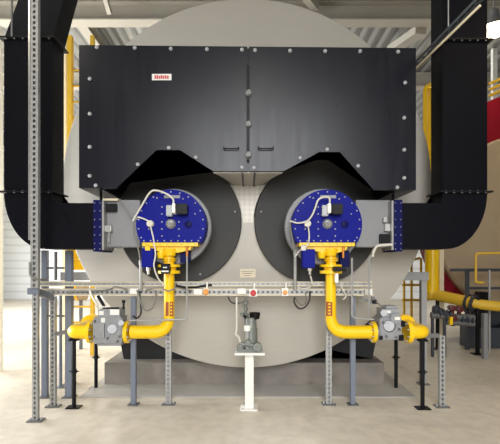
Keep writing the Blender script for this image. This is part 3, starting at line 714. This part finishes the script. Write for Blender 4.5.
# cables lying in the trays
def cable(pts, r, m_, label, name='cable', k=6, grp=None):
    o = MB().tube(catmull([P(*q) for q in pts], k), r, 8).build(name, m_); return tag(o, label, 'cable', grp)
cable([(60, 282.5, 4.99), (120, 283.2, 5.0), (180, 284, 5.0), (240, 283, 5.0), (300, 283.5, 5.0), (368, 282.5, 5.0)], .014, 'cable_dark', 'dark cable lying along the upper tray', k=8)
cable([(176, 285.6, 4.91), (186, 287.3, 4.905), (196, 287.2, 4.905), (203, 286, 4.91), (212, 285, 4.915)], .013, 'rubber', 'black cable sagging over the tray right of the left gas riser')
cable([(137, 290, 4.83), (140, 300, 4.82), (145, 310, 4.82), (152, 308, 4.82), (156, 298, 4.83), (155, 291, 4.83)], .010, 'cable_grey', 'grey cable loop hanging below the tray left of the left gas riser')
cable([(139, 291, 4.84), (141, 312, 4.84), (137, 318, 4.85), (133, 316, 4.87)], .010, 'cable_dark', 'dark cable dropping beside the square post left of the left gas riser')
cable([(294.5, 297, 4.83), (294.5, 303, 4.82), (299, 308.5, 4.82), (305, 307, 4.82), (309.5, 300, 4.83), (310, 291, 4.83)], .010, 'cable_dark', 'dark cable loop hanging below the tray left of the right gas riser')
cable([(295.8, 296, 4.86), (297, 301, 4.86), (302, 305, 4.86), (306, 301, 4.86), (305.5, 292, 4.86)], .008, 'cable_grey', 'thin grey cable inside the dark cable loop below the tray')
cable([(310.5, 276, 4.72), (312, 283, 4.76), (310, 287, 4.83), (302, 289, 4.85), (297, 286, 4.84)], .009, 'cable_white', 'pale cable from the right blue actuator down into the tray')
cable([(146, 290, 4.84), (154, 288, 4.74), (160, 287, 4.68), (168, 291, 4.64), (176, 288, 4.68), (184, 289, 4.76), (192, 291, 4.84)], .008, 'cable_grey', 'grey cable crossing the left gas riser at tray height')
cable([(340, 284, 4.83), (343, 290, 4.83), (346, 296, 4.83), (343, 299.5, 4.84)], .008, 'cable_white', 'pale short cable beside the right gas riser')
cable([(228, 296.5, 4.86), (231, 302, 4.85), (237, 303.5, 4.82), (243.2, 302, 4.78)], .008, 'cable_dark', 'dark cable bending from the tray to the sampling unit')
cable([(66, 292, 4.83), (95, 291, 4.83), (110, 289, 4.83), (114, 286.8, 4.83), (121, 287.5, 4.83), (128, 290, 4.83)], .008, 'cable_grey', 'grey cable wavering along the front of the lower tray at left')
# conduits to the burners
for px, y0, y1, lab in ((141, 262, 291, 'pale grey conduit from the tray up to the left burner'), (295.2, 252, 290, 'pale grey conduit from the tray up to the right burner')):
    m = MB(); m.tube([P(px, y1, 4.84), P(px, y0, 4.78)], L(1.6, 4.69), 12); m.lathe(P(px, y0 + 3, 4.785), (0, 0, 1), [(0, L(2.1, 4.69)), (.05, L(2.1, 4.69)), (.06, L(1, 4.69))], 12)
    tag(m.build('conduit', 'galv'), lab, 'conduit', 'pale burner conduits')
# thin grey pilot gas tubes
m = MB(); m.tube(fillet([P(187, 256, 4.68), P(187, 319.5, 4.68), P(129, 320.5, 4.68)], .02), .0095, 8)
tag(m.build('pilot_tube', 'galv'), 'thin grey pilot gas tube dropping from the left burner', 'tube', 'pilot gas tubes')
m = MB(); m.tube(fillet([P(352, 258, 4.68), P(352, 318, 4.68), P(374, 319.5, 4.68)], .05), .011, 8)
tag(m.build('pilot_tube', 'galv'), 'thin grey pilot gas tube dropping from the right burner', 'tube', 'pilot gas tubes')

# buttons on the tray
def button(px, py, bm_, boxm, label, cat, r=2.9, wbox=(-4, 4)):
    t = thing('push_button', label, cat, P(px, py, 4.83))
    bx = MB().pbox(px + wbox[0], px + wbox[1], py - 4, py + 3.8, 4.832, 4.869, .004).build('housing', boxm, t)
    m = MB(); m.lathe(P(px, py, 4.833), (0, -1, 0), [(0, L(1.6, 4.83)), (.02, L(1.6, 4.83)), (.022, L(r, 4.83)), (.035, L(r, 4.83)), (.045, L(r * .7, 4.83))], 20); m.build('knob', bm_, t)
    m = MB(); m.cyl(P(px + 1, py - 4, 4.85), P(px + 1.2, py - 9.5, 4.85), .010, n=10); m.build('cable_stub', 'whiteplastic', t)
    return t
button(253.2, 292.8, 'red', 'whiteplastic', 'red emergency stop button on a white box on the tray', 'emergency stop button')
button(206, 292, 'orange', 'cream', 'orange round push button on the tray right of the left gas riser', 'push button', 2.7, (-2.6, 2.6))
button(285, 292.2, 'orange', 'whiteplastic', 'orange push button on a pale box left of the right gas riser', 'push button', 2.2, (-3.2, 3.2))
for px, py, w_, lab in ((241.5, 291.5, 4.2, 'pale blank junction box on the tray left of the emergency stop'), (198, 292, 4.2, 'pale blank junction box on the tray beside the orange button'), (134, 291.5, 4.2, 'white junction box on the tray above the left square post'), (369, 292.5, 3.6, 'white junction box at the right end of the tray')):
    m = MB(); m.pbox(px - w_, px + w_, py - 3, py + 2.6, 4.832, 4.869, .004); tag(m.build('junction_box', 'white'), lab, 'junction box')

# ------------------------------------------------------------------ sampling unit on its pedestal
dp = 4.80
t = thing('pump_stand', 'white pedestal with square plates in front of the boiler centre', 'pedestal', (X(249.3, dp), dp, 0))
MB().box(X(245, dp), X(253.6, dp), dp - .05, dp + .05, .013, Z(352.6, dp), .004).build('column', 'white', t)
fp = MB().box(X(240.5, dp), X(257.5, dp), dp - .095, dp + .095, .0005, .0135).build('foot_plate', 'white', t)
MB().box(X(235, dp), X(264.3, dp), dp - .15, dp + .15, Z(352.6, dp), Z(350.5, dp)).build('top_plate', 'white', t)
put_bolts(fp, [(X(242.5, dp), dp - .07, .0135), (X(255.5, dp), dp - .07, .0135)], .01, .015, 'bolt', 'bolt', (0, 0, 1))
zt = Z(350.5, dp) + .0008
t = thing('sampling_pump', 'small steel dosing pump with black cap on the white pedestal', 'pump', (X(250, dp), dp, zt))
def zz(py): return Z(py, dp)
m = MB(); m.box(X(237, dp), X(262, dp), dp - .09, dp + .09, zt, zt + .03, .005); m.build('base', 'pump_grey', t)
xm = X(251, dp)
m = MB(); m.lathe((xm, dp, zt + .03), (0, 0, 1), [(0, .075), (.03, .075), (.04, .072), (zz(331) - zt, .072), (zz(330) - zt, .064), (zz(320) - zt, .06)], 28); m.build('motor', 'pump_grey', t)
m = MB(); m.lathe((X(254.8, dp), dp, zz(319)), (0, 0, 1), [(0, L(4, dp)), (.003, L(4.6, dp)), (L(6, dp), L(5.6, dp)), (L(6.6, dp), L(5, dp))], 24); m.build('cap', 'black', t)
m = MB(); m.lathe((X(247.3, dp), dp - .05, zz(330)), (0, 0, 1), [(0, L(3.4, dp)), (L(4.8, dp), L(3.4, dp)), (L(5.4, dp), L(2.6, dp))], 20); m.build('cup', 'whiteplastic', t)
m = MB(); m.cyl((X(247.3, dp), dp - .05, zt + .03), (X(247.3, dp), dp - .05, zz(330)), L(2.2, dp)); m.build('filter_bowl', 'galv', t)
m = MB()
m.lathe((X(241, dp), dp - .06, zt + .03), (0, 0, 1), [(0, .035), (.05, .035), (.06, .02)], 16)
m.cyl((X(240, dp), dp - .06, zz(343)), (X(258, dp), dp - .07, zz(344.5)), .026)
m.lathe((X(257, dp), dp - .13, zz(345)), (0, 1, 0), [(0, .045), (.06, .05), (.08, .035)], 18)
m.lathe((X(248, dp), dp - .13, zz(341)), (0, 1, 0), [(0, .03), (.05, .035), (.07, .025)], 16)
m.build('valve_cluster', 'pump_grey', t)
m = MB(); m.tube(fillet([(X(236.8, dp), dp - .04, zz(297)), (X(236.8, dp), dp - .04, zz(321)), (X(236.8, dp), dp - .04, zz(330)), (X(235.5, dp), dp - .04, zz(334)), (X(239, dp), dp - .05, zz(336)), (X(241, dp), dp - .06, zz(343))], .03), .011, 8); m.build('inlet_tube', 'cable_white', t)
m = MB(); m.tube([(X(245.6, dp), dp, zz(297)), (X(245.6, dp), dp, zz(330))], .019, 10)
m.build('rising_pipe', 'galv_dark', t)
m = MB()
for yy, r in ((303, .034), (309, .028), (315, .036)):
    m.lathe((X(245.6, dp), dp, zz(yy)), (0, 0, 1), [(-.02, .022), (-.014, r), (.014, r), (.02, .022)], 14)
m.cyl((X(245, dp), dp, zz(315)), (X(241.4, dp), dp - .05, zz(314)), .022); m.cyl((X(238, dp), dp - .04, zz(302.5)), (X(245, dp), dp, zz(302)), .01)
m.build('needle_valve', 'pump_grey', t)
m = MB(); m.lathe((X(245.2, dp), dp - .035, zz(316)), (0, -1, 0), [(0, .018), (.03, .02), (.04, .012)], 14); m.build('valve_knob', 'black', t)

# ------------------------------------------------------------------ suspended tray beside the right duct
t = thing('suspended_tray', 'narrow suspended cable tray running past the right duct', 'cable tray', (2.06, 4, 3.9))
A = P(480, -1, 3.9); B = P(414, 66, 5.15)
m = MB(); u = (B - A).normalized(); sx = Vector((.028, 0, 0))
m.bar(A - sx, B - sx, .01, .03); m.bar(A + sx, B + sx, .01, .03)
for i in range(9): q = A.lerp(B, (i + .5) / 9); m.bar(q - sx, q + sx, .02, .01)
m.build('tray_rail', 'machine', t)
m = MB(); m.tube([A + Vector((0, 0, -.06)), B + Vector((0, 0, -.05))], .012, 8); m.build('lamp_tube', 'cream', t)
q = A.lerp(B, .41); m = MB(); m.tube([q, Vector((q.x, q.y, H))], .006, 6); m.build('hanger_wire', 'galv', t)

# ------------------------------------------------------------------ background left
t = thing('ladder', 'yellow caged access ladder behind the left duct', 'ladder', (X(71, 7.6), 7.6, 0))
dl_ = 7.6; xl = X(68.0, dl_); xr = xl + .42
m = MB(); m.box(xl - .02, xl + .06, dl_, dl_ + .10, .001, Z(35, dl_)); m.build('stile', 'yellow_dim', t)
m = MB(); m.box(xr - .03, xr + .03, dl_, dl_ + .08, .001, Z(35, dl_)); m.build('stile', 'yellow_dim', t)
for i in range(18):
    z = .3 + i * .28; MB().cyl((xl + .02, dl_ + .04, z), (xr, dl_ + .04, z), .018, n=8).build('rung', 'yellow_dim', t)
m = MB(); m.box(xl + .06, xr - .03, dl_ + .09, dl_ + .1, Z(270, dl_), Z(247, dl_))
m.build('ladder_gate', 'yellow', t)
m = MB(); m.box(X(62.5, 8), X(66, 8), 8, 8.1, .001, 6.2); tag(m.build('steel_column', 'cream'), 'slim cream steel column between the left duct and the yellow ladder', 'column')
# round vessel with a pale end visible under the left tray
t = thing('small_vessel', 'small pale horizontal vessel with yellow strap behind the left tray', 'tank', (X(82, 8.2), 8.2, 0))
m = MB(); m.lathe((X(86, 8.2), 8.2, Z(291, 8.2)), (-1, 0, 0), [(0, .18), (.36, .18), (.42, .12)], 24); m.build('shell', 'beige_clad', t)
m = MB(); m.lathe((X(78.5, 8.2), 8.2, Z(291, 8.2)), (1, 0, 0), [(-.02, .188), (.02, .188)], 24); m.build('strap', 'yellow', t)
m = MB(); m.box(X(80, 8.2), X(82, 8.2), 8.16, 8.24, .001, Z(291, 8.2) - .17); m.build('leg', 'bluegrey', t)

# ------------------------------------------------------------------ background right: second boiler and its plant
DB2 = 8.7
t = thing('boiler', 'second boiler at the right edge with beige end disc and red casing', 'boiler', (X(538, DB2), DB2, 0))
x2, z2 = X(547, DB2), Z(212, DB2)
MB().lathe((x2, 8.86, z2), (0, 1, 0), [(0, 2.53), (.02, 2.55), (.2, 2.55)], 96).build('casing', 'redshell', t)
MB().lathe((X(528, DB2), 8.86, Z(226, DB2)), (0, -1, 0), [(0, 1.86), (.12, 1.86), (.16, 1.82)], 96).build('end_disc', 'beige_clad', t)
MB().lathe((x2, 9.06, z2), (0, 1, 0), [(0, 1.6), (1.4, 1.6), (1.5, 1.5)], 64).build('shell', 'grey_clad', t)
m = MB(); m.box(x2 - .9, x2 + .9, 8.9, 10.2, .001, z2 - 1.3); m.build('saddle', 'board', t)
# gas riser and main
dg = 8.3
t = thing('gas_main', 'thick yellow gas main with riser at the right of the boiler', 'gas pipe', (X(433, dg), dg, 0))
m = MB(); m.tube([P(432, 87, dg), P(432, 296, dg) + Vector((0, 0, .06))], L(6.8, dg), 20); m.lathe(P(432, 87, dg), (0, 0, 1), [(-.02, L(7.6, dg)), (.02, L(7.6, dg)), (.06, L(4, dg))], 20); m.build('riser', 'yellow', t)  # brighter yellow than the main pipe: lamp light put into the paint
m = MB(); m.tube(fillet([P(424.5, 150, dg - .2), P(424.5, 88, dg - .2), P(431, 88, dg - .2), P(431, 96, dg - .1)], .12), .03, 10); m.build('vent_tube', 'yellow', t)
ra = P(431, 294, dg); rb_ = P(471, 302.5, 7.75)
m = MB(); m.tube([ra, rb_], L(5.4, dg), 18); m.ball(ra, L(6.6, dg)); m.build('main_pipe', 'yellow_dim', t)
m = MB(); m.tube([rb_, P(480, 304.5, 7.7), P(500, 306.5, 7.6), P(560, 311, 7.5)], L(5, 7.8), 18); m.build('branch_pipe', 'yellow_dim', t)
m = MB(); dr_ = (rb_ - ra).normalized()
for k in (0, .10): m.lathe(rb_ + dr_ * (k - .08), dr_, [(0, .15), (.035, .15)], 20)
m.build('flange', 'machine', t)
for px, d_, w_ in ((437.5, 8.2, .035), (477.5, 7.7, .04)):
    m = MB(); m.cyl((X(px, d_), d_, .001), (X(px, d_), d_, Z(298, d_)), w_, n=12); m.box(X(px, d_) - .09, X(px, d_) + .09, d_ - .09, d_ + .09, .001, .015); m.build('leg', 'black', t)
tag(MB().box(X(439.7, 8.55), X(444, 8.55), 8.55, 8.63, .001, 4.2).build('steel_column', 'cream'), 'slim cream steel column right of the yellow gas riser', 'column')
# grey frame
t = thing('pipe_rack', 'dark grey steel frame in front of the second boiler', 'steel frame', (X(468, 8.1), 8.1, 0))
m = MB(); m.box(X(452, 8.1), X(520, 8.1), 8.1, 8.2, Z(271.5, 8.1), Z(268.5, 8.1)); m.build('top_beam', 'machine', t)
m = MB(); m.box(X(466.5, 8.1), X(469.5, 8.1), 8.1, 8.17, .001, Z(271, 8.1)); m.build('leg', 'machine', t)
m = MB(); m.box(X(516, 8.1), X(519, 8.1), 8.1, 8.17, .001, Z(271, 8.1)); m.build('leg', 'machine', t)
m = MB(); m.box(X(469, 8.1), X(520, 8.1), 8.11, 8.16, Z(289.5, 8.1), Z(287, 8.1)); m.build('cross_beam', 'machine', t)
# yellow guard rails
def rail(label, pts, r, grp, legs=()):
    t = thing('guard_rail', label, 'guard rail', (pts[0][0].x, pts[0][0].y, 0), grp)
    for p in pts: MB().tube(fillet(p, .06), r, 10).build('rail', 'yellow_dim', t)
    for a, b in legs: MB().tube([a, b], r, 10).build('post', 'yellow_dim', t)
    return t
d_ = 7.75
rail('yellow tubular guard rail in front of the second boiler', [[P(484, 282.5, d_), P(475.8, 282.5, d_), P(475.8, 253.5, d_), P(540, 252.5, d_)]], .022, 'guard rails', [(P(520, 253, d_), Vector((X(520, d_), d_, .001)))])
def gr(px, py): return P(px, py, 10.5)
rail('yellow guard rail far behind the right gas elbow', [[gr(402, 285), gr(428, 285)], [gr(402, 300), gr(428, 300)], [gr(404, 262), gr(420, 258)]], .03, 'guard rails', [(Vector((X(q, 10.5), 10.5, .001)), gr(q, 258)) for q in (411.5, 421, 404)])
rail('yellow triple guard rail high up under the lamp at right', [[P(489, 84, 9.6), P(512, 74, 9.3)], [P(489, 90, 9.6), P(512, 80, 9.3)], [P(489, 96, 9.6), P(512, 86, 9.3)]], .035, 'guard rails', [(P(510, 98, 9.35), P(510, 74, 9.35))])
# far pallet of crates / stores
t = thing('valve_bank', 'row of dark red valves on grey pipes below the yellow main', 'valve bank', (X(450, 7.5), 7.5, 0))
dv = 7.5
m = MB(); m.cyl(P(431, 315, dv), P(474, 318, dv), .055); m.cyl(P(446, 322, dv), P(474, 324, dv), .05); m.build('header_pipe', 'galv_dark', t)
for px, py in ((452, 308), (459, 309), (453, 318)):
    m = MB(); m.lathe(P(px, py, dv - .05), (0, -1, 0), [(-.1, .04), (0, .055), (.05, .055), (.06, .02)], 16); m.cyl(P(px, py, dv), P(px, py + 8, dv), .035); m.build('valve', 'valve_red', t)
for px, py in ((441, 313), (447, 315), (463, 319), (469, 320), (436, 310)):
    m = MB(); m.lathe(P(px, py, dv), (1, 0, 0), [(-.05, .05), (-.045, .075), (-.02, .075), (-.015, .055), (.02, .055), (.025, .075), (.05, .075)], 16); m.cyl(P(px, py, dv), P(px, py - 5, dv), .02); m.build('flange_valve', 'machine', t)
for px in (432.5, 444.5):
    m = MB(); m.box(X(px - 1, dv), X(px + 1, dv), dv - .03, dv + .03, .001, Z(316, dv)); m.build('leg', 'machine', t)
m = MB(); m.pbox(450, 453, 317, 325, dv - .12, dv - .06); m.build('tag_plate', 'yellow', t)
t = thing('feed_pump', 'dark blue-grey feed pump set on a base at the right edge', 'pump', (X(500, 8.44), 8.44, 0))
dq = 8.24
m = MB(); m.box(X(470, dq), X(540, dq), dq, dq + .4, .001, Z(328, dq)); m.build('base', 'machine', t)
m = MB(); m.lathe(P(478, 316, dq + .22), (1, 0, 0), [(0, .12), (.05, .22), (.3, .22), (.32, .19), (.75, .19), (.8, .1)], 28); m.build('motor', 'machine', t)
m = MB(); m.lathe(P(474, 318, dq + .22), (1, 0, 0), [(-.05, .1), (0, .2), (.12, .2), (.16, .1)], 28); m.cyl(P(475.5, 318, dq + .22), P(475.5, 298, dq + .22), .09); m.build('volute', 'board', t)
m = MB(); m.pbox(480, 489, 292, 301, dq + .05, dq + .25, .01); m.build('terminal_box', 'black', t)
m = MB(); m.box(X(484, 7.3) , X(488, 7.3), 7.3, 7.38, .001, Z(308, dq)); tag(m.build('grey_upright', 'grey_panel'), 'grey upright in front of the feed pump at the right edge', 'post')
m = MB(); m.cyl((X(489.5, 7.95), 7.95, .001), P(489.5, 270, 7.95), .02); 
tag(m.build('riser_tube', 'galv'), 'thin grey vertical tube above the feed pump', 'tube')
# lamps
def lamp(x, y, z, label, warm, energy, grp='high bay lamps'):
    t = thing('high_bay_lamp', label, 'lamp', (x, y, z), grp)
    m = MB(); m.lathe((x, y, z), (0, 0, 1), [(0, .20), (.05, .19), (.16, .1), (.3, .08), (.34, .03)], 28); m.build('reflector', 'galv_dark', t)
    m = MB(); m.lathe((x, y, z - .001), (0, 0, -1), [(0, .19), (.08, .18), (.15, .13), (.18, .06)], 24); m.build('lens', 'lampglow', t)
    m = MB(); m.cyl((x, y, z + .33), (x, y, H + .004), .012, n=8); m.build('stem', 'galv_dark', t)
    l = bpy.data.lights.new('lamp_light', 'AREA'); l.shape = 'DISK'; l.size = .5; l.energy = energy; l.color = warm
    o = bpy.data.objects.new('lamp_light', l); COL.objects.link(o); o.location = (0, 0, -.2); o.parent = t
    return t
WARM = (1, .84, .62); COOL = (1, .95, .88)
lx = P(494, 27, 8)
lamp(lx.x, lx.y, lx.z, 'glowing high bay lamp beside the top of the right duct', WARM, 20)
lamp(0.2, -1.2, 6.0, 'added unseen high bay lamp behind the viewpoint', COOL, 25)  # this lamp and those below are unseen, put in to light the hall
lamp(-3.6, 1.5, 6.0, 'added unseen high bay lamp above the left foreground', COOL, 30)
lamp(4.4, 1.8, 6.0, 'added unseen high bay lamp above the right foreground', WARM, 45)
lamp(6.5, 13.5, 6.0, 'added unseen high bay lamp far back on the right', WARM, 110)
lamp(-4.5, 13.5, 6.0, 'added unseen high bay lamp far back on the left', COOL, 120)
tag(MB().box(X(493, 11), X(497.5, 11), 11, 11.1, .001, Z(40, 11)).build('steel_column', 'white'), 'white upright under the glowing lamp at the right edge', 'column')

# ------------------------------------------------------------------ daylight and added front fill
def area(name, loc, rot, sx, sy, e, col):
    l = bpy.data.lights.new(name, 'AREA'); l.shape = 'RECTANGLE'; l.size = sx; l.size_y = sy; l.energy = e; l.color = col
    o = bpy.data.objects.new(name, l); COL.objects.link(o); o.location = loc; o.rotation_euler = rot
    return o
area('doorway_daylight', (WL - .4, 8.5, 2.3), (0, -PI / 2 + .35, 0), 4.4, 9.8, 4600, (.96, .98, 1))
area('added_front_fill', (.3, WF - .4, 4.05), (PI / 2 - .62, 0, 0), 4.9, 5.6, 560, (.97, .975, 1)).data.spread = math.radians(105)  # added area light behind the unseen opening, tilted to light the lower front
w = bpy.data.worlds.new('sky'); SC.world = w; w.use_nodes = True
bg = w.node_tree.nodes['Background']; bg.inputs[0].default_value = (.86, .93, 1, 1); bg.inputs[1].default_value = 1.2

SC.view_settings.view_transform = 'Standard'; SC.view_settings.look = 'None'; SC.view_settings.gamma = 1
SC.view_settings.use_curve_mapping = False; SC.view_settings.exposure = -0.12
SC.cycles.use_denoising = True; SC.cycles.max_bounces = 8; SC.cycles.sample_clamp_indirect = 6
